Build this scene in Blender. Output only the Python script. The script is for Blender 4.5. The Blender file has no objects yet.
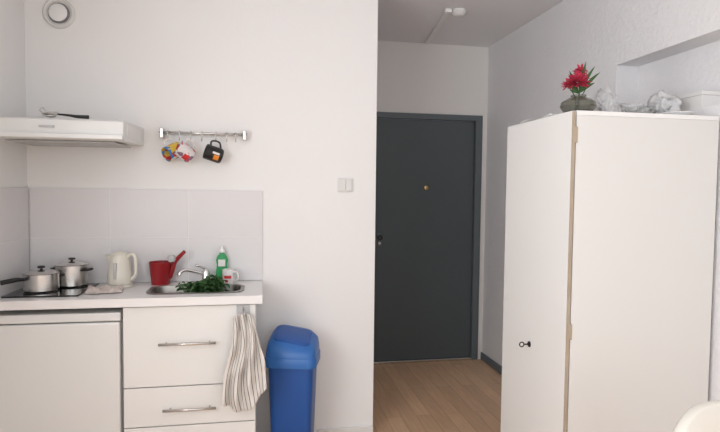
import bpy, bmesh, math, random
from mathutils import Vector, Matrix, Euler, noise
random.seed(4)
D=2.95; HD=4.16; XL=-1.14; XR=1.812; XE=0.634; CE=2.55; YB=-1.6
CT=0.893  # counter top height

# ---------- materials ----------
def mat(name,col,rough=0.5,metal=0.0,var=0.0,vscale=8.0,bump=0.0,bscale=60.0,trans=0.0,ior=1.45,spec=0.5,coat=0.0):
    m=bpy.data.materials.new(name); m.use_nodes=True
    nt=m.node_tree; b=nt.nodes['Principled BSDF']
    b.inputs['Base Color'].default_value=(*col,1); b.inputs['Roughness'].default_value=rough
    b.inputs['Metallic'].default_value=metal; b.inputs['Transmission Weight'].default_value=trans
    b.inputs['IOR'].default_value=ior; b.inputs['Specular IOR Level'].default_value=spec
    b.inputs['Coat Weight'].default_value=coat
    tc=nt.nodes.new('ShaderNodeTexCoord')
    if var>0:
        n=nt.nodes.new('ShaderNodeTexNoise'); n.inputs['Scale'].default_value=vscale; n.inputs['Detail'].default_value=4
        r=nt.nodes.new('ShaderNodeMapRange'); r.inputs['To Min'].default_value=1-var; r.inputs['To Max'].default_value=1+var
        mx=nt.nodes.new('ShaderNodeVectorMath'); mx.operation='SCALE'; mx.inputs[0].default_value=col
        nt.links.new(tc.outputs['Object'],n.inputs['Vector']); nt.links.new(n.outputs['Fac'],r.inputs['Value'])
        nt.links.new(r.outputs['Result'],mx.inputs['Scale']); nt.links.new(mx.outputs['Vector'],b.inputs['Base Color'])
    if bump>0:
        n=nt.nodes.new('ShaderNodeTexNoise'); n.inputs['Scale'].default_value=bscale; n.inputs['Detail'].default_value=5
        bp=nt.nodes.new('ShaderNodeBump'); bp.inputs['Strength'].default_value=bump; bp.inputs['Distance'].default_value=0.01
        nt.links.new(tc.outputs['Object'],n.inputs['Vector']); nt.links.new(n.outputs['Fac'],bp.inputs['Height'])
        nt.links.new(bp.outputs['Normal'],b.inputs['Normal'])
    return m
M={}
M['wall']=mat('wall_paint',(0.85,0.845,0.835),0.85,var=0.012,vscale=3,bump=0.06,bscale=90)
M['hallend']=mat('hall_paint',(0.82,0.80,0.775),0.85,var=0.012,vscale=3,bump=0.06,bscale=90)
M['hall']=mat('hall_plaster',(0.80,0.79,0.80),0.9,var=0.03,vscale=4,bump=0.5,bscale=45)
M['ceil']=mat('ceiling_paint',(0.84,0.83,0.85),0.9,var=0.01,bump=0.05)
M['white']=mat('white_laminate',(0.80,0.80,0.78),0.35,var=0.01,vscale=2)
M['fridge']=mat('white_enamel',(0.76,0.765,0.75),0.3,var=0.01,vscale=2)
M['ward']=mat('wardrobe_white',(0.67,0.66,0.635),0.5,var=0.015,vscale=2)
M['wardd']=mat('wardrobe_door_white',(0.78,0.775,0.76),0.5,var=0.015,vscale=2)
M['edge']=mat('panel_edge',(0.38,0.31,0.23),0.6,var=0.25,vscale=12)
M['counter']=mat('countertop',(0.82,0.81,0.80),0.3,var=0.02,vscale=30)
M['plastic']=mat('white_plastic',(0.84,0.84,0.83),0.4,var=0.005)
M['switch']=mat('switch_plastic',(0.72,0.72,0.70),0.35,var=0.005)
M['grey']=mat('grey_plastic',(0.30,0.30,0.30),0.5,var=0.03)
M['lgrey']=mat('light_grey_plastic',(0.50,0.50,0.50),0.5,var=0.03)
M['door']=mat('door_slate_hazed',(0.090,0.108,0.116),0.5,var=0.04,vscale=3,bump=0.03,bscale=120)  # slate lifted lighter, so haze is put into the door colour
M['frame']=mat('door_frame_slate',(0.125,0.148,0.158),0.5,var=0.03)
M['steel']=mat('brushed_steel',(0.62,0.61,0.59),0.25,metal=1,var=0.05,vscale=20)
M['sinksteel']=mat('sink_steel',(0.30,0.29,0.27),0.35,metal=1,var=0.06,vscale=20)
M['chrome']=mat('chrome',(0.75,0.75,0.75),0.12,metal=1,var=0.01)
M['brass']=mat('brass',(0.6,0.42,0.18),0.3,metal=1,var=0.05)
M['black']=mat('black_plastic',(0.015,0.015,0.016),0.35,var=0.05)
M['hob']=mat('hob_glass',(0.012,0.012,0.014),0.1,var=0.02)
M['cream']=mat('cream_plastic',(0.74,0.71,0.62),0.35,var=0.02)
M['red']=mat('red_plastic',(0.30,0.015,0.02),0.35,var=0.05)
M['blue']=mat('blue_plastic',(0.015,0.085,0.32),0.4,var=0.04,bump=0.03)
M['blued']=mat('blue_lid_plastic',(0.03,0.14,0.42),0.38,var=0.04,bump=0.03)
M['soap']=mat('soap_green',(0.10,0.62,0.25),0.12,trans=0.55,ior=1.3,var=0.03)
M['leaf']=mat('leaf_green',(0.035,0.10,0.025),0.6,var=0.45,vscale=40)
M['pink']=mat('petal_pink',(0.50,0.045,0.09),0.6,var=0.35,vscale=60)
M['glass']=mat('clear_glass',(0.95,0.97,0.96),0.03,trans=1.0,ior=1.45,var=0.005)
M['vase']=mat('smoky_glass',(0.50,0.50,0.44),0.05,trans=0.9,ior=1.4,var=0.02)
M['bag']=mat('plastic_bag_film',(0.74,0.74,0.74),0.3,trans=0.2,ior=1.2,var=0.04,vscale=30,bump=0.4,bscale=60)
M['cloth']=mat('pink_cloth',(0.62,0.54,0.50),0.9,var=0.25,vscale=40,bump=0.4,bscale=200)
M['paper']=mat('paper',(0.76,0.75,0.73),0.8,var=0.02)
M['orange']=mat('orange_print',(0.75,0.25,0.03),0.5,var=0.1)
M['redp']=mat('red_print',(0.6,0.03,0.04),0.5,var=0.1)
M['base']=mat('baseboard_grey',(0.15,0.165,0.185),0.6,var=0.05)
M['basew']=mat('baseboard_white',(0.76,0.75,0.73),0.5,var=0.02)
M['chair']=mat('cream_chair',(0.68,0.65,0.58),0.5,var=0.02)
M['wood']=mat('beech',(0.5,0.33,0.18),0.5,var=0.15,vscale=15)
M['tile']=mat('backsplash_tile',(0.73,0.72,0.725),0.35,var=0.03,vscale=5)
M['grout']=mat('grout',(0.85,0.84,0.83),0.9,var=0.02)

def floor_mat():
    m=bpy.data.materials.new('laminate_floor'); m.use_nodes=True; nt=m.node_tree; b=nt.nodes['Principled BSDF']
    tc=nt.nodes.new('ShaderNodeTexCoord'); mp=nt.nodes.new('ShaderNodeMapping'); mp.inputs['Rotation'].default_value=(0,0,math.pi/2)
    br=nt.nodes.new('ShaderNodeTexBrick'); br.inputs['Scale'].default_value=1
    br.inputs['Brick Width'].default_value=0.9; br.inputs['Row Height'].default_value=0.095; br.inputs['Mortar Size'].default_value=0.0012
    br.inputs['Color1'].default_value=(0.86,0.58,0.37,1); br.inputs['Color2'].default_value=(0.72,0.47,0.29,1); br.inputs['Mortar'].default_value=(0.42,0.25,0.14,1)
    ns=nt.nodes.new('ShaderNodeTexNoise'); ns.inputs['Scale'].default_value=6; ns.inputs['Detail'].default_value=6
    mp2=nt.nodes.new('ShaderNodeMapping'); mp2.inputs['Scale'].default_value=(10,0.8,1)
    mx=nt.nodes.new('ShaderNodeMixRGB'); mx.blend_type='MULTIPLY'; mx.inputs['Fac'].default_value=0.45
    cr=nt.nodes.new('ShaderNodeValToRGB'); cr.color_ramp.elements[0].color=(0.65,0.6,0.56,1); cr.color_ramp.elements[0].position=0.3; cr.color_ramp.elements[1].color=(1,1,1,1); cr.color_ramp.elements[1].position=0.7
    L=nt.links.new
    L(tc.outputs['Object'],mp.inputs['Vector']); L(mp.outputs['Vector'],br.inputs['Vector'])
    L(tc.outputs['Object'],mp2.inputs['Vector']); L(mp2.outputs['Vector'],ns.inputs['Vector']); L(ns.outputs['Fac'],cr.inputs['Fac'])
    L(br.outputs['Color'],mx.inputs['Color1']); L(cr.outputs['Color'],mx.inputs['Color2']); L(mx.outputs['Color'],b.inputs['Base Color'])
    b.inputs['Roughness'].default_value=0.4
    return m
M['floor']=floor_mat()

def towel_mat():
    m=bpy.data.materials.new('striped_towel'); m.use_nodes=True; nt=m.node_tree; b=nt.nodes['Principled BSDF']
    uv=nt.nodes.new('ShaderNodeUVMap'); sp=nt.nodes.new('ShaderNodeSeparateXYZ')
    mu=nt.nodes.new('ShaderNodeMath'); mu.operation='MULTIPLY'; mu.inputs[1].default_value=13
    fr=nt.nodes.new('ShaderNodeMath'); fr.operation='FRACT'
    gt=nt.nodes.new('ShaderNodeMath'); gt.operation='GREATER_THAN'; gt.inputs[1].default_value=0.84
    mx=nt.nodes.new('ShaderNodeMixRGB'); mx.inputs['Color1'].default_value=(0.74,0.71,0.67,1); mx.inputs['Color2'].default_value=(0.10,0.09,0.10,1)
    L=nt.links.new
    L(uv.outputs['UV'],sp.inputs['Vector']); L(sp.outputs['X'],mu.inputs[0]); L(mu.outputs[0],fr.inputs[0]); L(fr.outputs[0],gt.inputs[0])
    L(gt.outputs[0],mx.inputs['Fac']); L(mx.outputs['Color'],b.inputs['Base Color']); b.inputs['Roughness'].default_value=0.95
    n=nt.nodes.new('ShaderNodeTexNoise'); n.inputs['Scale'].default_value=300; bp=nt.nodes.new('ShaderNodeBump'); bp.inputs['Strength'].default_value=0.3
    L(n.outputs['Fac'],bp.inputs['Height']); L(bp.outputs['Normal'],b.inputs['Normal'])
    return m
M['towel']=towel_mat()
def multi_mat(name,cols,scale):
    m=bpy.data.materials.new(name); m.use_nodes=True; nt=m.node_tree; b=nt.nodes['Principled BSDF']
    tc=nt.nodes.new('ShaderNodeTexCoord'); v=nt.nodes.new('ShaderNodeTexVoronoi'); v.inputs['Scale'].default_value=scale
    sp=nt.nodes.new('ShaderNodeSeparateColor'); cr=nt.nodes.new('ShaderNodeValToRGB'); cr.color_ramp.interpolation='CONSTANT'
    e=cr.color_ramp.elements; e[0].color=(*cols[0],1); e[1].position=1/len(cols); e[1].color=(*cols[1],1)
    for i,c in enumerate(cols[2:]):
        x=e.new((i+2)/len(cols)); x.color=(*c,1)
    nt.links.new(tc.outputs['Object'],v.inputs['Vector']); nt.links.new(v.outputs['Color'],sp.inputs[0]); nt.links.new(sp.outputs[0],cr.inputs['Fac']); nt.links.new(cr.outputs['Color'],b.inputs['Base Color'])
    b.inputs['Roughness'].default_value=0.25
    return m
M['multi']=multi_mat('colourful_mug_glaze',[(0.75,0.5,0.05),(0.05,0.2,0.5),(0.1,0.3,0.55),(0.7,0.66,0.6),(0.55,0.06,0.05),(0.75,0.55,0.1)],42)
M['multi2']=multi_mat('patterned_mug_glaze',[(0.74,0.70,0.70),(0.74,0.70,0.70),(0.25,0.15,0.22),(0.74,0.70,0.70),(0.6,0.10,0.12)],50)
M['mugw']=mat('white_ceramic',(0.78,0.76,0.74),0.25,var=0.01)

# ---------- geometry helpers ----------
def group(name,loc=(0,0,0),rot=(0,0,0)):
    e=bpy.data.objects.new(name,None); e.empty_display_size=0.05; e.location=loc; e.rotation_euler=rot
    bpy.context.collection.objects.link(e); return e
def finish(name,bm,m,parent=None,smooth=False,bevel=0,mods=None):
    bmesh.ops.recalc_face_normals(bm,faces=bm.faces[:])
    me=bpy.data.meshes.new(name); bm.to_mesh(me); bm.free()
    o=bpy.data.objects.new(name,me); bpy.context.collection.objects.link(o)
    me.materials.append(M[m])
    if smooth:
        for p in me.polygons: p.use_smooth=True
    if bevel>0:
        b=o.modifiers.new('bevel','BEVEL'); b.width=bevel; b.segments=3; b.limit_method='ANGLE'
    if parent: o.parent=parent
    return o
def addbox(bm,lo,hi):
    vs=[bm.verts.new((x,y,z)) for x in (lo[0],hi[0]) for y in (lo[1],hi[1]) for z in (lo[2],hi[2])]
    for f in ((0,1,3,2),(4,6,7,5),(0,4,5,1),(2,3,7,6),(0,2,6,4),(1,5,7,3)): bm.faces.new([vs[i] for i in f])
def box(name,lo,hi,m,parent=None,bevel=0):
    bm=bmesh.new(); addbox(bm,lo,hi); return finish(name,bm,m,parent,bevel=bevel)
def boxes(name,lst,m,parent=None,bevel=0):
    bm=bmesh.new()
    for lo,hi in lst: addbox(bm,lo,hi)
    return finish(name,bm,m,parent,bevel=bevel)
def lathe(name,prof,c,m,parent=None,seg=40,a0=0,a1=2*math.pi,sy=1.0,axis='Z'):
    bm=bmesh.new(); full=abs(a1-a0-2*math.pi)<1e-6; n=seg if full else seg+1
    rings=[]
    for r,z in prof:
        ring=[]
        if r<1e-6 and full: v=bm.verts.new((0,0,z)); ring=[v]*n
        else:
            for i in range(n):
                a=a0+(a1-a0)*i/seg; ring.append(bm.verts.new((r*math.cos(a),sy*r*math.sin(a),z)))
        rings.append(ring)
    for k in range(len(rings)-1):
        A,B=rings[k],rings[k+1]
        for i in range(n if full else n-1):
            j=(i+1)%n; f=[]
            for v in (A[i],A[j],B[j],B[i]):
                if v not in f: f.append(v)
            if len(f)>=3:
                try: bm.faces.new(f)
                except ValueError: pass
    if axis=='Y': bmesh.ops.rotate(bm,verts=bm.verts[:],matrix=Matrix.Rotation(math.pi/2,3,'X'))  # z -> -y
    if axis=='-X': bmesh.ops.rotate(bm,verts=bm.verts[:],matrix=Matrix.Rotation(-math.pi/2,3,'Y'))
    bmesh.ops.translate(bm,verts=bm.verts[:],vec=c)
    o=finish(name,bm,m,parent,smooth=True)
    o.modifiers.new('es','EDGE_SPLIT').split_angle=math.radians(40)
    return o
def tube(name,pts,r,m,parent=None,seg=12,closed=False,sub=6):
    P=[Vector(p) for p in pts]
    if sub>1 and len(P)>2:
        Q=[];n=len(P)
        rng=range(n) if closed else range(n-1)
        for i in rng:
            p0=P[(i-1)%n] if (closed or i>0) else P[0]; p1=P[i]; p2=P[(i+1)%n]; p3=P[(i+2)%n] if (closed or i+2<n) else P[-1]
            for k in range(sub):
                t=k/sub; Q.append(0.5*((2*p1)+(p2-p0)*t+(2*p0-5*p1+4*p2-p3)*t*t+(3*p1-p0-3*p2+p3)*t**3))
        if not closed: Q.append(P[-1])
        P=Q
    rr=r if callable(r) else (lambda t:r)
    bm=bmesh.new(); rings=[]; n=len(P); up=None
    for i in range(n):
        a=P[i-1] if (i>0 or closed) else P[i]; b=P[(i+1)%n] if (i<n-1 or closed) else P[i]
        T=(b-a).normalized()
        if up is None:
            up=Vector((0,0,1)) if abs(T.z)<0.9 else Vector((1,0,0))
        s=T.cross(up).normalized(); up=s.cross(T).normalized()
        R=rr(i/max(1,n-1))
        rings.append([bm.verts.new(P[i]+R*(math.cos(2*math.pi*k/seg)*s+math.sin(2*math.pi*k/seg)*up)) for k in range(seg)])
    for i in range(n if closed else n-1):
        A=rings[i];B=rings[(i+1)%n]
        for k in range(seg): bm.faces.new((A[k],A[(k+1)%seg],B[(k+1)%seg],B[k]))
    if not closed: bm.faces.new(rings[0]); bm.faces.new(rings[-1])
    return finish(name,bm,m,parent,smooth=True)
def rrect(w,d,r,n=6):
    pts=[]
    for cx,cy,a in ((w/2-r,d/2-r,0),(-w/2+r,d/2-r,90),(-w/2+r,-d/2+r,180),(w/2-r,-d/2+r,270)):
        for k in range(n+1):
            t=math.radians(a+90*k/n); pts.append((cx+r*math.cos(t),cy+r*math.sin(t)))
    return pts
def loft(name,secs,m,parent=None,cap0=True,cap1=True,split=35):
    bm=bmesh.new(); rings=[]
    for s in secs:
        w,d,r,cx,cy,z=s[:6]; t=s[6] if len(s)>6 else 0; tx=s[7] if len(s)>7 else 0
        rings.append([bm.verts.new((x+cx,y+cy,z+t*y+tx*x)) for x,y in rrect(w,d,r)])
    for A,B in zip(rings,rings[1:]):
        for k in range(len(A)): bm.faces.new((A[k],A[(k+1)%len(A)],B[(k+1)%len(A)],B[k]))
    if cap0: bm.faces.new(rings[0])
    if cap1: bm.faces.new(rings[-1])
    o=finish(name,bm,m,parent,smooth=True)
    o.modifiers.new('es','EDGE_SPLIT').split_angle=math.radians(split); return o

# ---------- room shell ----------
T=0.12
box('floor',(XL-T,YB-T,-0.1),(XR+T+0.2,HD+T,0),'floor')
box('ceiling',(XL-T,YB-T,CE),(XR+T+0.2,HD+T,CE+0.1),'ceil')
box('wall_kitchen',(XL-T,D,0),(XE,D+T,CE),'wall')
box('wall_hall_left',(XE-T,D+T,0),(XE,HD,CE),'hall')
DX0,DX1,DH=0.83,1.770,2.0
boxes('wall_hall_end',[((XE-T,HD,0),(DX0,HD+T,CE)),((DX1,HD,0),(XR+T,HD+T,CE)),((DX0,HD,DH),(DX1,HD+T,CE))],'hallend')
NY0,NY1,NZ0,NZ1,ND=0.4,2.54,1.745,2.045,0.13
W2=XR+0.3
boxes('wall_right',[((XR,YB,0),(W2,HD,NZ0)),((XR,YB,NZ1),(W2,HD,CE)),((XR,NY1,NZ0),(W2,HD,NZ1)),((XR,YB,NZ0),(W2,NY0,NZ1)),((XR+ND,NY0,NZ0),(W2,NY1,NZ1))],'hall')
WY0,WY1,WZ0,WZ1=-1.2,1.1,0.85,2.3
boxes('wall_left',[((XL-T,YB,0),(XL,WY0,CE)),((XL-T,WY1,0),(XL,D,CE)),((XL-T,WY0,0),(XL,WY1,WZ0)),((XL-T,WY0,WZ1),(XL,WY1,CE))],'wall')
RX0,RX1,RZ0,RZ1=-0.2,1.4,0.85,2.3  # added rear opening, out of view, lets fill light in
boxes('wall_rear',[((XL-T,YB-T,0),(RX0,YB,CE)),((RX1,YB-T,0),(XR+T,YB,CE)),((RX0,YB-T,0),(RX1,YB,RZ0)),((RX0,YB-T,RZ1),(RX1,YB,CE))],'wall')
wb=[]
for y in (WY0,-0.08,WY1-0.06): wb.append(((XL-0.09,y,WZ0),(XL-0.03,y+0.06,WZ1)))
wb+=[((XL-0.09,WY0,WZ0),(XL-0.03,WY1,WZ0+0.06)),((XL-0.09,WY0,WZ1-0.06),(XL-0.03,WY1,WZ1))]
boxes('window_1',wb,'plastic')
wb=[((x,YB-0.09,RZ0),(x+0.06,YB-0.03,RZ1)) for x in (RX0,(RX0+RX1)/2-.03,RX1-.06)]
wb+=[((RX0,YB-0.09,RZ0),(RX1,YB-0.03,RZ0+.06)),((RX0,YB-0.09,RZ1-.06),(RX1,YB-0.03,RZ1))]
boxes('rear_fill_window',wb,'plastic')  # unseen window frame, added with the rear fill light
box('baseboard_hall_right',(XR-0.014,2.5,0),(XR,HD-0.001,0.06),'base',bevel=0.003)
box('baseboard_hall_end',(XE,HD-0.014,0),(DX0-0.002,HD,0.06),'base',bevel=0.003)
box('baseboard_kitchen',(0.32,D-0.014,0),(XE,D,0.05),'basew',bevel=0.003)

# tiles
def tiles():
    g=0.003
    zs=[0.895,1.128,1.378]; xs=[0.015,-0.37,-0.755,-1.128]
    bm=bmesh.new()
    for i in range(3):
        for j in range(2):
            addbox(bm,(xs[i+1]+g/2,D-0.009,zs[j]+g/2),(xs[i]-g/2,D-0.001,zs[j+1]-g/2))
    t=group('tile_backsplash')
    finish('tiles',bm,'tile',t,bevel=0.001)
    box('grout_bed',(-1.128,D-0.0078,0.895),(0.014,D-0.0005,1.377),'grout',t)
    t=group('tile_backsplash')
    bm=bmesh.new(); ys=[D-0.012,D-0.37,D-0.62]
    for i in range(2):
        for j in range(2):
            addbox(bm,(XL+0.001,ys[i+1]+g/2,zs[j]+g/2),(XL+0.009,ys[i]-g/2,zs[j+1]-g/2))
    finish('tiles',bm,'tile',t,bevel=0.001)
    box('grout_bed',(XL+0.0005,D-0.62,0.895),(XL+0.0078,D-0.012,1.377),'grout',t)
tiles()

# ---------- front door ----------
d=group('door_1')
fw=0.055
boxes('door_frame',[((DX0+.001,HD-0.015,0.001),(DX0+fw,HD+0.1,DH-.001)),((DX1-fw,HD-0.015,0.001),(DX1-.001,HD+0.1,DH-.001)),((DX0+fw,HD-0.015,DH-0.045),(DX1-fw,HD+0.1,DH-.001))],'frame',d,bevel=0.003)
box('door_leaf',(DX0+fw+0.004,HD+0.012,0.02),(DX1-fw-0.004,HD+0.055,DH-0.05),'door',d,bevel=0.003)
box('threshold',(DX0+fw,HD-0.02,0.0005),(DX1-fw,HD+0.09,0.022),'steel',d,bevel=0.004)
lathe('peephole',[(0,0.010),(0.010,0.010),(0.017,0.006),(0.018,0)],(1.312,HD+0.012,1.412),'brass',d,axis='Y')
box('lock_plate',(0.905,HD+0.004,0.945),(0.950,HD+0.0125,1.05),'frame',d,bevel=0.003)
lathe('lock_cylinder',[(0,0.014),(0.012,0.014),(0.013,0)],(0.928,HD+0.004,0.97),'steel',d,axis='Y')
lathe('door_knob',[(0,0.05),(0.018,0.048),(0.022,0.038),(0.012,0.026),(0.010,0)],(0.928,HD+0.004,1.015),'black',d,axis='Y')

c=group('smoke_detector')
lathe('base',[(0,0),(0.045,0),(0.048,-0.012),(0.035,-0.03),(0.02,-0.036),(0,-0.037)],(1.255,3.36,CE-0.001),'plastic',c)
c=group('cable_duct')
box('duct',(-0.014,0,CE-0.018),(0.014,0.76,CE-0.001),'plastic',c,bevel=0.002)
c.location=(1.185,3.36,0); c.rotation_euler=(0,0,math.radians(-7))
box('duct_end_box',(-0.025,-0.02,CE-0.024),(0.020,0.015,CE-0.001),'plastic',c,bevel=0.003)

s=group('light_switch',(0.462,D,1.412))
box('plate',(-0.042,-0.010,-0.037),(0.042,-0.0005,0.037),'switch',s,bevel=0.003)
box('rocker_a',(-0.033,-0.015,-0.028),(-0.001,-0.0105,0.028),'switch',s,bevel=0.002)
box('rocker_b',(0.001,-0.015,-0.028),(0.033,-0.0105,0.028),'switch',s,bevel=0.002)

v=group('air_vent',(-0.982,D,2.243))
lathe('outer_ring',[(0.050,0.001),(0.074,0.001),(0.075,0.008),(0.066,0.018),(0.056,0.014),(0.050,0.004)],(0,0,0),'switch',v,axis='Y')
lathe('throat',[(0,0.0015),(0.052,0.0015)],(0,0,0),'grey',v,axis='Y')
lathe('centre_disc',[(0,0.026),(0.036,0.024),(0.043,0.018),(0.041,0.012),(0.010,0.010),(0.010,0.002)],(0,0,0),'plastic',v,axis='Y')

# ---------- hood ----------
h=group('range_hood')
hx0,hx1=XL+0.002,-0.588
def hood():
    bm=bmesh.new()
    prof=[(D-0.002,1.60),(D-0.40,1.588),(D-0.43,1.600),(D-0.425,1.672),(D-0.40,1.68),(D-0.002,1.69)]
    A=[bm.verts.new((hx0,y,z)) for y,z in prof]; B=[bm.verts.new((hx1,y,z)) for y,z in prof]
    for i in range(len(prof)):
        j=(i+1)%len(prof); bm.faces.new((A[i],A[j],B[j],B[i]))
    bm.faces.new(A); bm.faces.new(B)
    finish('body',bm,'fridge',h,bevel=0.005)
hood()
box('filter',(hx0+0.05,D-0.36,1.5825),(hx1-0.05,D-0.06,1.5865),'lgrey',h)
box('front_lip',(hx0,D-0.445,1.592),(hx1,D-0.432,1.612),'fridge',h,bevel=0.003)
box('control_slot',(-0.925,D-0.4345,1.637),(-0.865,D-0.4275,1.646),'lgrey',h,bevel=0.001)
box('side_trim',(hx1-0.0005,D-0.36,1.615),(hx1+0.002,D-0.08,1.665),'plastic',h,bevel=0.001)
s=group('tea_strainer',(-0.905,D-0.30,1.692))
tube('rim',[(0.03*math.cos(a)-0.02,0.03*math.sin(a),0.018+0.012*math.sin(a)) for a in [i*math.pi/4 for i in range(8)]],0.0035,'steel',s,closed=True)
lathe('basket',[(0,0.0),(0.015,0.003),(0.025,0.010),(0.028,0.018)],(-0.02,0,0.0),'steel',s)
tube('handle',[(0.01,0,0.018),(0.06,0.0,0.014),(0.09,0,0.010),(0.14,0.0,0.009)],lambda t:0.004+0.005*t,'black',s)
tube('hook_loop',[(-0.05,0,0.02),(-0.065,0,0.035),(-0.05,0.0,0.045),(-0.04,0,0.03)],0.0025,'steel',s)

# ---------- rail + hooks + mugs ----------
r=group('utensil_rail'); RY=D-0.050; RZ=1.668
tube('rod',[(-0.505,RY,RZ),(-0.068,RY,RZ)],0.006,'steel',r)
for k,x in enumerate((-0.493,-0.080)):
    box('bracket_%d'%(k+1),(x-0.009,D-0.060,RZ-0.03),(x+0.009,D-0.0005,RZ+0.022),'steel',r,bevel=0.004)
box('back_strip',(-0.493,D-0.010,RZ-0.008),(-0.08,D-0.0005,RZ+0.008),'steel',r,bevel=0.002)
hooks=[-0.462,-0.405,-0.350,-0.295,-0.225,-0.170,-0.125]
for k,x in enumerate(hooks):
    tube('hook_%d'%(k+1),[(x,RY+0.009,RZ),(x,RY,RZ+0.0105),(x,RY-0.010,RZ),(x,RY-0.009,RZ-0.022),(x,RY-0.004,RZ-0.034),(x,RY-0.014,RZ-0.042),(x,RY-0.024,RZ-0.034)],0.002,'steel',r,seg=8)
def mug(name,loc,rot,m,R=0.039,H=0.085,patch=None,hm=None):
    g=group(name,loc,rot)
    lathe('cup',[(0,0),(R*0.86,0),(R*0.95,0.004),(R,0.012),(R,H),(R-0.003,H+0.001),(R-0.004,H-0.002),(R-0.004,0.008),(0,0.006)],(0,0,0),m,g)
    tube('handle',[(R-0.001,0,H*0.8),(R+0.018,0,H*0.84),(R+0.028,0,H*0.6),(R+0.024,0,H*0.35),(R-0.001,0,H*0.2)],0.0045,hm or m,g,seg=10)
    if patch:
        for k,(pm,a0,a1,z0,z1) in enumerate(patch):
            lathe('print_%d'%k,[(R+0.0005,z0),(R+0.0005,z1)],(0,0,0),pm,g,seg=10,a0=math.radians(a0),a1=math.radians(a1))
    return g
def hang(name,x,tilt,yaw,m,patch,R=0.039,H=0.086,hm=None):
    Rm=Matrix.Rotation(math.radians(yaw),4,'Z')@Matrix.Rotation(math.radians(-90+tilt),4,'Y')
    hp=Rm@Vector((R+0.0215,0,H*0.6))
    p=Vector((x,RY-0.024,RZ-0.046))-hp
    g=mug(name,p,(0,0,0),m,R=R,H=H,patch=patch,hm=hm); g.rotation_euler=Rm.to_euler()
hang('coffee_mug',-0.462,-26,40,'multi',None,hm='mugw')
hang('coffee_mug',-0.350,36,25,'multi2',[('redp',200,250,0.015,0.045)],hm='mugw')
hang('coffee_mug',-0.225,18,15,'black',[('orange',222,262,0.018,0.045),('mugw',266,282,0.02,0.055)])

# ---------- counter ----------
CF=D-0.435
SX0,SX1,SY0,SY1=-0.51,-0.09,D-0.345,D-0.145
k=group('countertop')
boxes('slab',[((XL+0.002,CF,CT-0.038),(SX0,D-0.001,CT)),((SX1,CF,CT-0.038),(0.012,D-0.001,CT)),((SX0,CF,CT-0.038),(SX1,SY0,CT)),((SX0,SY1,CT-0.038),(SX1,D-0.001,CT))],'counter',k)
s=group('kitchen_sink')
cx,cy=(SX0+SX1)/2,(SY0+SY1)/2; w=SX1-SX0; dd=SY1-SY0
loft('basin',[(w+.03,dd+.03,.07,cx,cy,CT+.0005),(w+.032,dd+.032,.07,cx,cy,CT+.004),(w-.006,dd-.006,.055,cx,cy,CT+.005),(w-.012,dd-.012,.052,cx,cy,CT-.004),(w-.03,dd-.03,.05,cx,cy,CT-.13),(w-.09,dd-.08,.03,cx,cy,CT-.145)],'sinksteel',s,cap0=False)
lathe('drain',[(0,0.004),(0.03,0.004),(0.033,0)],(cx,cy,CT-.1445),'chrome',s)
f=group('kitchen_faucet',(-0.275,D-0.075,CT+0.001))
lathe('base',[(0,0),(0.026,0),(0.027,0.006),(0.020,0.012),(0.019,0.062),(0.014,0.070),(0,0.071)],(0,0,0),'chrome',f)
tube('spout',[(0,0,0.045),(-0.05,-0.03,0.065),(-0.095,-0.055,0.078),(-0.118,-0.070,0.068),(-0.120,-0.072,0.052)],0.0095,'chrome',f)
tube('lever',[(0,0,0.070),(-0.010,-0.006,0.082),(-0.045,-0.03,0.098)],lambda t:0.009-0.003*t,'chrome',f)

b=group('drawer_cabinet')
bx0,bx1,bf=-0.603,-0.018,D-0.410
boxes('carcass',[((bx0,bf+0.019,0.08),(bx0+0.016,D-0.03,CT-0.0395)),((bx1-0.016,bf+0.019,0.08),(bx1,D-0.03,CT-0.0395)),((bx0+.016,bf+0.019,0.08),(bx1-.016,D-0.03,0.096)),((bx0+.016,D-0.04,0.096),(bx1-.016,D-0.03,CT-0.0395)),((bx0+.016,bf+.019,CT-.17),(bx1-.016,bf+.03,CT-.0395))],'white',b)
for n,(z0,z1) in enumerate(((0.482,CT-0.046),(0.299,0.477),(0.085,0.294))):
    box('drawer_front_%d'%(n+1),(bx0+0.002,bf,z0),(bx1-0.002,bf+0.018,z1),'white',b,bevel=0.0015)
for n,(z,x0,x1) in enumerate(((0.681,-0.447,-0.197),(0.378,-0.430,-0.197),(0.20,-0.435,-0.185))):
    tube('handle_bar_%d'%(n+1),[(x0,bf-0.03,z),(x1,bf-0.03,z)],0.0065,'steel',b)
    for q in (x0+0.03,x1-0.03): tube('handle_post_%d_%d'%(n,int(q*1000)),[(q,bf+0.001,z),(q,bf-0.03,z)],0.004,'steel',b)
box('plinth',(bx0,bf+0.04,0.001),(bx1,bf+0.055,0.08),'grey',b)

f=group('mini_fridge')
fx0,fx1=XL+0.012,-0.612; ff=D-0.42
box('cabinet',(fx0,ff+0.05,0.02),(fx1,D-0.03,0.79),'fridge',f,bevel=0.004)
box('top_panel',(fx0-0.001,ff+0.004,0.79),(fx1+0.001,D-0.03,0.828),'fridge',f,bevel=0.006)
box('door_panel',(fx0,ff,0.06),(fx1-0.002,ff+0.045,0.785),'fridge',f,bevel=0.009)
box('gasket',(fx0+0.01,ff+0.044,0.07),(fx1-0.012,ff+0.052,0.785),'grey',f)
for x in (fx0+0.04,fx1-0.04):
    lathe('foot_%d'%int(x*-100),[(0,0.001),(0.015,0.001),(0.015,0.021),(0,0.021)],(x,ff+0.08,0),'black',f)

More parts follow.
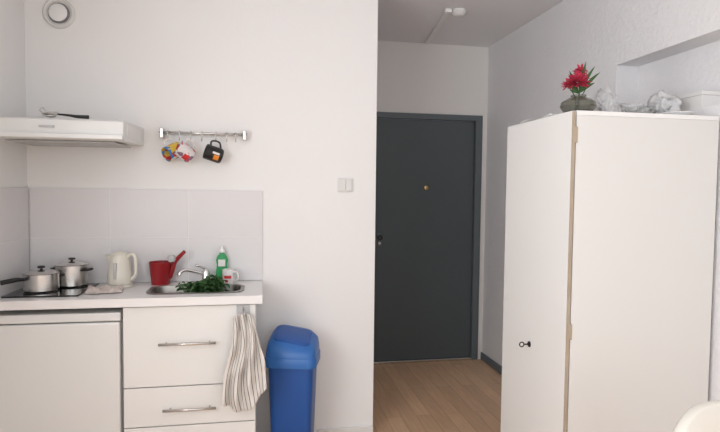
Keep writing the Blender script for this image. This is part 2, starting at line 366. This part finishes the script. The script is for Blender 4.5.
o=group('electric_hob')
box('glass_top',(-1.115,D-0.36,CT+0.0005),(-0.800,D-0.035,CT+0.007),'hob',o,bevel=0.002)
for n,(x,y,rr_) in enumerate(((-1.0,D-0.235,0.070),(-0.885,D-0.095,0.06))):
    lathe('zone_%d'%n,[(rr_-0.002,0.0073),(rr_,0.0073)],(x,y,CT),'grey',o)
def pot(name,x,y,R,H,hang_,side):
    g=group(name,(x,y,CT+0.0078),(0,0,math.radians(hang_)))
    lathe('body',[(0,0),(R-0.006,0),(R,0.006),(R,H),(R+0.003,H+0.001),(R+0.003,H+0.003),(R-0.002,H+0.003),(R-0.002,0.006),(0,0.004)],(0,0,0),'steel',g)
    lathe('lid',[(R+0.001,H+0.0035),(R+0.002,H+0.006),(R*0.8,H+0.013),(R*0.3,H+0.019),(0,H+0.020)],(0,0,0),'steel',g)
    lathe('lid_knob',[(0.006,H+0.018),(0.006,H+0.026),(0.016,H+0.029),(0.016,H+0.035),(0.010,H+0.038),(0,H+0.038)],(0,0,0),'black',g)
    if side=='long':
        tube('handle',[(R-0.001,0,H*0.78),(R+0.03,0,H*0.82),(R+0.07,0,H*0.80),(R+0.10,0,H*0.76)],lambda t:0.006+0.005*math.sin(min(1,t*1.4)*math.pi/2),'black',g)
    for sgn in ((-1,) if side=='long' else (1,-1)):
        tube('loop_%d'%sgn,[(sgn*(R-0.001),-0.025,H*0.8),(sgn*(R+0.022),-0.020,H*0.82),(sgn*(R+0.022),0.020,H*0.82),(sgn*(R-0.001),0.025,H*0.8)],0.0055,'black',g)
pot('cooking_pot',-1.000,D-0.225,0.074,0.078,229,'long')
pot('cooking_pot',-0.908,D-0.100,0.073,0.100,-18,'loops')

g=group('electric_kettle',(-0.680,D-0.13,CT+0.001),(0,0,math.radians(-10)))
lathe('base',[(0,0),(0.060,0),(0.062,0.004),(0.060,0.014),(0.050,0.016),(0,0.016)],(0,0,0),'cream',g)
lathe('body',[(0,0.0165),(0.055,0.0165),(0.058,0.022),(0.056,0.06),(0.050,0.11),(0.043,0.15),(0.040,0.158),(0,0.158)],(0,0,0),'cream',g)
lathe('lid',[(0.040,0.1585),(0.036,0.167),(0.02,0.175),(0,0.178)],(0,0,0),'cream',g)
tube('handle',[(0.040,0,0.150),(0.058,0,0.163),(0.076,0,0.150),(0.080,0,0.105),(0.076,0,0.060),(0.054,0,0.038)],lambda t:0.009,'cream',g)
loft('spout',[(0.004,0.012,0.0018,-0.046,0,0.115),(0.026,0.026,0.008,-0.048,0,0.140),(0.040,0.034,0.012,-0.050,0,0.158)],'cream',g)
box('water_gauge',(-0.008,-0.0585,0.045),(0.008,-0.046,0.125),'lgrey',g,bevel=0.003)

g=group('watering_can',(-0.498,D-0.068,CT+0.001),(0,0,math.radians(-12)))
lathe('body',[(0,0),(0.044,0),(0.046,0.004),(0.056,0.108),(0.058,0.114),(0.054,0.114),(0.044,0.006),(0,0.005)],(0,0,0),'red',g)
tube('spout',[(0.045,0,0.035),(0.062,-0.005,0.075),(0.078,-0.008,0.118),(0.128,-0.012,0.170)],lambda t:0.014-0.005*t,'red',g)
lathe('spout_cap',[(0,0.032),(0.014,0.030),(0.021,0.020),(0.021,0.010),(0.014,-0.003),(0,-0.004)],(0.066,-0.026,0.122),'lgrey',g)

g=group('dish_soap_bottle',(-0.196,D-0.040,CT+0.001))
loft('bottle',[(0.060,0.036,0.015,0,0,0),(0.064,0.040,0.018,0,0,0.006),(0.062,0.040,0.018,0,0,0.060),(0.052,0.036,0.016,0,0,0.090),(0.062,0.038,0.017,0,0,0.115),(0.050,0.032,0.015,0,0,0.135),(0.026,0.022,0.010,0,0,0.150),(0.024,0.022,0.010,0,0,0.156)],'soap',g)
lathe('cap',[(0.014,0.1565),(0.014,0.172),(0.007,0.176),(0.006,0.190),(0,0.191)],(0,0,0),'plastic',g)
box('label',(-0.018,-0.0212,0.085),(0.018,-0.0172,0.120),'paper',g)
mug('coffee_mug',(-0.160,D-0.097,CT+0.001),(0,0,math.radians(-30)),'mugw',R=0.031,H=0.074,patch=[('redp',200,235,0.02,0.05),('redp',260,330,0.03,0.045),('redp',270,300,0.012,0.022)])

def leaves(name,c,n,sp,zr,m,size,parent):
    bm=bmesh.new()
    for i in range(n):
        gx=max(-2.2,min(2.2,random.gauss(0,1)))
        p=Vector((c[0]+gx*sp[0],c[1]+random.uniform(-sp[1],sp[1]),c[2]+random.uniform(*zr)))
        L=size*random.uniform(0.6,1.3); W=L*0.32
        R=Euler((random.uniform(-0.7,0.7),random.uniform(-0.7,0.7),random.uniform(0,6.28))).to_matrix()
        P=[(0,0,0),(W,L*0.35,0.003),(W*0.7,L*0.75,0.0),(0,L,-0.006),(-W*0.7,L*0.75,0),(-W,L*0.35,0.003),(0,L*0.5,-0.003)]
        v=[bm.verts.new(p+R@Vector(q)) for q in P]
        for a,b_,c_ in ((0,1,6),(1,2,6),(2,3,6),(3,4,6),(4,5,6),(5,0,6)): bm.faces.new((v[a],v[b_],v[c_]))
    return finish(name,bm,m,parent)
g=group('leafy_herbs')
leaves('leaf_mass',(-0.275,cy-0.005,CT),420,(0.048,0.045),(-0.03,0.034),'leaf',0.030,g)
leaves('leaf_tuft',(-0.225,cy+0.01,CT+0.03),60,(0.02,0.03),(0.0,0.03),'leaf',0.028,g)
for i in range(7):
    a=i*0.9; tube('stem_%d'%i,[(-0.285+0.01*i-0.03,cy,CT-0.12),(-0.285+0.05*math.cos(a),cy+0.02*math.sin(a),CT-0.04),(-0.285+0.11*math.cos(a),cy+0.045*math.sin(a),CT+0.028)],0.002,'leaf',g,seg=6)

def cloth():
    bm=bmesh.new(); n=22; V={}
    for i in range(n+1):
        for j in range(n+1):
            x=(i/n-.5)*0.15; y=(j/n-.5)*0.10
            z=0.012+0.007*math.sin(x*90+y*40)+0.006*math.cos(y*110-x*30)
            if i in(0,n) or j in (0,n): z=0.002
            V[i,j]=bm.verts.new((x+0.006*math.sin(j*.8),y+0.006*math.sin(i*.7),z))
    for i in range(n):
        for j in range(n): bm.faces.new((V[i,j],V[i+1,j],V[i+1,j+1],V[i,j+1]))
    o=finish('dishcloth',bm,'cloth',smooth=True); o.location=(-0.715,D-0.265,CT+0.002); o.rotation_euler=(0,0,0.15)
    m=o.modifiers.new('s','SOLIDIFY'); m.thickness=0.002; m.offset=1
cloth()

# ---------- towel ----------
def towel():
    g=group('dish_towel')
    bm=bmesh.new(); nu,nv=80,60; V={}; uvl=bm.loops.layers.uv.new('UVMap')
    def sm(t): t=max(0,min(1,t)); return t*t*(3-2*t)
    for i in range(nu+1):
        for j in range(nv+1):
            s=i/nu-.5; t=j/nv
            w=0.085+0.085*sm(t*1.5)+0.020*t
            cxx=-0.072+0.012*t+0.008*math.sin(t*6)
            x=cxx+s*w+0.006*math.sin(7*t+s*5)
            A=0.009+0.010*sm(t*1.5)
            y=CF-0.040+A*math.sin(s*2*math.pi*3.2+2.2*t)+0.006*math.sin(s*26+t*11)+0.004*math.sin(t*22+s*8)
            z=0.822-(0.405+0.045*math.cos(s*4.5)-0.07*s)*t - 0.10*abs(s)*abs(s)*(1-t)
            V[i,j]=bm.verts.new((x,y,z))
    for i in range(nu):
        for j in range(nv):
            f=bm.faces.new((V[i,j],V[i+1,j],V[i+1,j+1],V[i,j+1]))
            for l,(a,b_) in zip(f.loops,((i,j),(i+1,j),(i+1,j+1),(i,j+1))): l[uvl].uv=(a/nu,b_/nv)
    o=finish('cloth',bm,'towel',g,smooth=True)
    m=o.modifiers.new('s','SOLIDIFY'); m.thickness=0.0025
    box('hook_plate',(-0.105,bf-0.004,0.800),(-0.045,bf-0.0005,0.846),'lgrey',g,bevel=0.002)
    tube('hook',[(-0.075,bf-0.003,0.835),(-0.075,bf-0.03,0.822),(-0.075,bf-0.060,0.806),(-0.075,bf-0.070,0.822)],0.003,'steel',g)
towel()

# ---------- bin ----------
g=group('trash_can',(0.168,D-0.225,0.001),(0,0,math.radians(-14)))
loft('body',[(0.185,0.150,.03,0,0,0),(0.195,0.160,.035,0,0,0.01),(0.228,0.200,.04,0,0,0.53),(0.228,0.200,.04,0,0,0.54)],'blue',g)
loft('rim',[(0.235,0.205,.04,0,0,0.505),(0.258,0.228,.045,0,0,0.508),(0.258,0.228,.045,0,0,0.548),(0.252,0.222,.045,0,0,0.554)],'blued',g)
loft('lid',[(0.250,0.220,.045,0,0,0.554),(0.246,0.216,.045,0,0,0.588,0.08,-.05),(0.236,0.200,.045,0,0.004,0.620,0.20,-.12),(0.20,0.17,.05,0,0.010,0.642,0.26,-.16),(0.13,0.10,.04,0,0.012,0.651,0.28,-.16)],'blued',g,split=60)
loft('swing_flap',[(0.18,0.14,.03,0,-0.002,0.638,0.27,-.16),(0.18,0.14,.03,0,-0.002,0.648,0.27,-.16),(0.16,0.12,.03,0,-0.002,0.653,0.27,-.16)],'blue',g)

# ---------- wardrobe ----------
w=group('wardrobe')
wx0,wx1,wy0,wy1,wh=1.150,1.790,1.862,2.402,1.692
bx=wx0+0.020
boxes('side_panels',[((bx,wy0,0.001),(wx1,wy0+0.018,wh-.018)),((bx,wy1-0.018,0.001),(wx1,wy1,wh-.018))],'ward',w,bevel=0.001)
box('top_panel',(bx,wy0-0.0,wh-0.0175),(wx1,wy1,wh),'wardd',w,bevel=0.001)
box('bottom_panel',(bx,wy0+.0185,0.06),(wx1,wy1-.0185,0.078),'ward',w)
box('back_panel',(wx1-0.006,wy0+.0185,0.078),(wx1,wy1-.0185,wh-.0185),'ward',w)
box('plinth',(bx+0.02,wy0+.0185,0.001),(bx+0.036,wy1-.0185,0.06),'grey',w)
box('door_panel',(wx0,wy0+0.002,0.05),(wx0+0.016,wy1-0.001,wh-0.002),'wardd',w,bevel=0.001)
box('door_edge_band',(wx0+0.001,wy0-0.0005,0.052),(wx0+0.015,wy0+0.0018,wh-0.004),'edge',w)
for z in (0.2,0.85,1.60): box('hinge_%d'%int(z*100),(wx0+0.004,wy0-0.0025,z-0.03),(bx+0.004,wy0-0.0008,z+0.03),'edge',w)
lathe('key_escutcheon',[(0,0.003),(0.012,0.003),(0.013,0)],(wx0-0.0005,2.14,0.725),'black',w,axis='-X')
tube('key',[(wx0-0.001,2.14,0.725),(wx0-0.028,2.14,0.725)],0.003,'black',w)
tube('key_bow',[(wx0-0.036+0.010*math.cos(a),2.14,0.725+0.010*math.sin(a)) for a in [i*math.pi/4 for i in range(8)]],0.0025,'black',w,closed=True)

# things on top of the wardrobe
WT=wh+0.001
def sheet(name,x,y,z,w_,d_,rot,lift):
    bm=bmesh.new(); n=14; V={}
    for i in range(n+1):
        for j in range(n+1):
            u,v_=i/n-.5,j/n-.5
            V[i,j]=bm.verts.new((u*w_,v_*d_,0.002+lift*(abs(u*2)**3)*(0.6+0.4*math.sin(v_*9))+lift*0.3*(1+math.sin(u*14+v_*6))))
    for i in range(n):
        for j in range(n): bm.faces.new((V[i,j],V[i+1,j],V[i+1,j+1],V[i,j+1]))
    o=finish(name,bm,'paper',smooth=True); o.location=(x,y,z); o.rotation_euler=(0,0,rot)
    m=o.modifiers.new('s','SOLIDIFY'); m.thickness=0.001; m.offset=1
sheet('paper_sheet',wx0+0.125,2.20,WT,0.20,0.28,0.0,0.010)
def bag(name,x,y,z,sx,sy,sz,seed,m='bag'):
    bm=bmesh.new(); bmesh.ops.create_icosphere(bm,subdivisions=5,radius=1)
    for v in bm.verts:
        p=v.co.copy(); q=p*1.6+Vector((seed*7.3,seed*3.1,seed))
        n1=noise.noise(q); n2=abs(noise.noise(q*2.3)); n3=abs(noise.noise(q*5))
        rad=1+0.45*n1-0.45*n2-0.18*n3
        v.co=Vector((p.x*rad*sx,p.y*rad*sy,max(-0.55,p.z*rad)*sz))
    zmin=min(v.co.z for v in bm.verts)
    for v in bm.verts: v.co.z-=zmin
    o=finish(name,bm,m,smooth=True); o.location=(x,y,z); return o
bag('plastic_bag',1.430,2.07,WT,0.060,0.06,0.085,1.0)
bag('plastic_bag',1.580,2.10,WT,0.090,0.08,0.048,2.2)
bag('plastic_bag',1.720,2.10,WT,0.065,0.09,0.088,3.7)
g=group('glass_bowl',(1.50,1.945,WT)); lathe('bowl',[(0,0),(0.025,0),(0.045,0.008),(0.058,0.030),(0.056,0.031),(0.043,0.011),(0.025,0.004),(0,0.004)],(0,0,0),'glass',g)
g=group('storage_box')
box('carton',(XR+0.012,1.99,NZ0+0.001),(XR+ND-0.015,2.22,NZ0+0.055),'paper',g,bevel=0.002)
box('carton_lid',(XR+0.010,1.988,NZ0+0.0555),(XR+ND-0.013,2.222,NZ0+0.072),'paper',g,bevel=0.002)
g=group('serving_plate',(1.655,1.940,WT)); lathe('plate',[(0,0),(0.045,0),(0.05,0.003),(0.070,0.013),(0.069,0.015),(0.048,0.006),(0,0.005)],(0,0,0),'plastic',g)

g=group('flower_vase',(1.232,1.955,WT))
lathe('vase',[(0,0),(0.035,0),(0.055,0.008),(0.069,0.028),(0.064,0.046),(0.040,0.060),(0.027,0.066),(0.030,0.072),(0.027,0.072),(0.024,0.066),(0.038,0.057),(0.060,0.045),(0.065,0.028),(0.052,0.011),(0,0.004)],(0,0,0),'vase',g)
def flower(name,c,R,n,parent):
    bm=bmesh.new(); c=Vector(c)
    for i in range(n):
        z=1-1.6*(i+.5)/n; a=i*2.39996; rr2=math.sqrt(max(0,1-z*z))
        dv=Vector((rr2*math.cos(a),rr2*math.sin(a),z)); s=dv.cross(Vector((0.1,0.2,1))).normalized(); u=s.cross(dv)
        L=R*random.uniform(0.75,1.2); W=R*0.16
        p0=c+dv*L*0.2; v=[bm.verts.new(q) for q in (p0-s*W*.4,p0+s*W*.4,c+dv*L*.75+s*W+u*W*.3,c+dv*L,c+dv*L*.75-s*W+u*W*.3)]
        bm.faces.new(v)
    finish(name,bm,'pink',parent)
flower('bloom_main',(-0.008,-0.005,0.122),0.046,110,g)
flower('bloom_upper',(0.006,0.0,0.162),0.032,60,g)
flower('bloom_side',(-0.036,0.01,0.112),0.028,50,g)
for i,(x,y,z) in enumerate(((0,-0.005,0.12),(0.006,0,0.15),(-0.036,0.01,0.105),(0.05,0,0.14))):
    tube('flower_stem_%d'%i,[(random.uniform(-.02,.02),0.0,0.012),(x*.3,y,0.07),(x,y,z)],0.002,'leaf',g,seg=6)
def blade(name,p,q,W,parent):
    bm=bmesh.new(); p=Vector(p);q=Vector(q); T_=(q-p); s=T_.cross(Vector((0,1,0))).normalized()
    L=[];R_=[]
    for i in range(7):
        t=i/6; ww=W*math.sin(math.pi*min(.98,t*.9+.08)); m_=p+T_*t+Vector((0,0,-0.02*t*t))
        L.append(bm.verts.new(m_-s*ww));R_.append(bm.verts.new(m_+s*ww))
    for i in range(6): bm.faces.new((L[i],R_[i],R_[i+1],L[i+1]))
    finish(name,bm,'leaf',parent)
for i,(q) in enumerate(((0.085,-0.01,0.185),(0.07,0,0.145),(-0.055,0,0.15),(0.01,-0.03,0.220),(-0.03,0.02,0.19),(0.055,-0.02,0.205),(-0.05,-0.02,0.105))):
    blade('leaf_%d'%i,(0.0,0,0.08),q,0.007,g)

# ---------- chair ----------
g=group('dining_chair',(1.115,1.14,0.0),(0,0,math.radians(8)))
def shell(name,cx_,cz,a,b_,y,th):
    bm=bmesh.new(); N=48; rings=[]
    for yy,sc in ((-th/2,0.97),(-th/4,1.0),(th/4,1.0),(th/2,0.97)):
        ring=[]
        for i in range(N):
            t=2*math.pi*i/N; c_,s_=math.cos(t),math.sin(t); e_=2/2.2
            x=a*sc*math.copysign(abs(c_)**e_,c_); z=b_*sc*math.copysign(abs(s_)**e_,s_)
            ring.append(bm.verts.new((cx_+x,y+yy-1.2*(x*x),cz+z)))
        rings.append(ring)
    for A,B in zip(rings,rings[1:]):
        for i in range(N): bm.faces.new((A[i],A[(i+1)%N],B[(i+1)%N],B[i]))
    for ring in (rings[0],rings[-1]):
        cc=bm.verts.new((cx_,y+(-th/2 if ring is rings[0] else th/2),cz))
        for i in range(N): bm.faces.new((ring[i],ring[(i+1)%N],cc))
    return finish(name,bm,'chair',g,smooth=True)
shell('backrest',0,0.715,0.190,0.15,0,0.03)
loft('seat',[(0.36,0.36,.08,0,0.20,0.43),(0.38,0.38,.09,0,0.20,0.44),(0.38,0.38,.09,0,0.20,0.455),(0.35,0.35,.08,0,0.20,0.465)],'chair',g)
for sx in (-1,1):
    tube('back_post_%d'%sx,[(sx*0.12,0.03,0.445),(sx*0.12,0.0,0.56),(sx*0.11,0.0,0.66)],0.011,'wood',g)
    tube('front_leg_%d'%sx,[(sx*0.14,0.33,0.435),(sx*0.17,0.37,0.005)],lambda t:0.016-0.005*t,'wood',g)
    tube('rear_leg_%d'%sx,[(sx*0.14,0.07,0.435),(sx*0.17,0.02,0.005)],lambda t:0.016-0.005*t,'wood',g)

# ---------- light ----------
def area(name,loc,rot,sx,sy,p,col):
    l=bpy.data.lights.new(name,'AREA'); l.shape='RECTANGLE'; l.size=sx; l.size_y=sy; l.energy=p; l.color=col
    o=bpy.data.objects.new(name,l); o.location=loc; o.rotation_euler=rot; bpy.context.collection.objects.link(o)
area('window_daylight_left',(XL-0.16,(WY0+WY1)/2,(WZ0+WZ1)/2),(0,math.radians(-90),0),WZ1-WZ0,WY1-WY0,78,(0.98,0.99,1.0))
area('rear_fill_light',((RX0+RX1)/2,YB-0.16,(RZ0+RZ1)/2),(math.radians(90),0,0),RX1-RX0,RZ1-RZ0,16,(0.98,0.99,1.0))  # added fill lamp behind the camera, brightens the left wall
wd=bpy.data.worlds.new('World'); bpy.context.scene.world=wd; wd.use_nodes=True
wd.node_tree.nodes['Background'].inputs[0].default_value=(0.8,0.88,1,1); wd.node_tree.nodes['Background'].inputs[1].default_value=1.0

# ---------- camera ----------
cam=bpy.data.cameras.new('Camera'); co=bpy.data.objects.new('Camera',cam); bpy.context.collection.objects.link(co)
cam.sensor_width=36; cam.lens=27; cam.clip_start=0.05
Rm=Matrix.Rotation(math.radians(-10.5),4,'Z')@Matrix.Rotation(math.radians(90-2.65),4,'X')@Matrix.Rotation(math.radians(0.63),4,'Z')
co.matrix_world=Matrix.Translation((0,0,1.38))@Rm
bpy.context.scene.camera=co
bpy.context.scene.view_settings.view_transform='Standard'
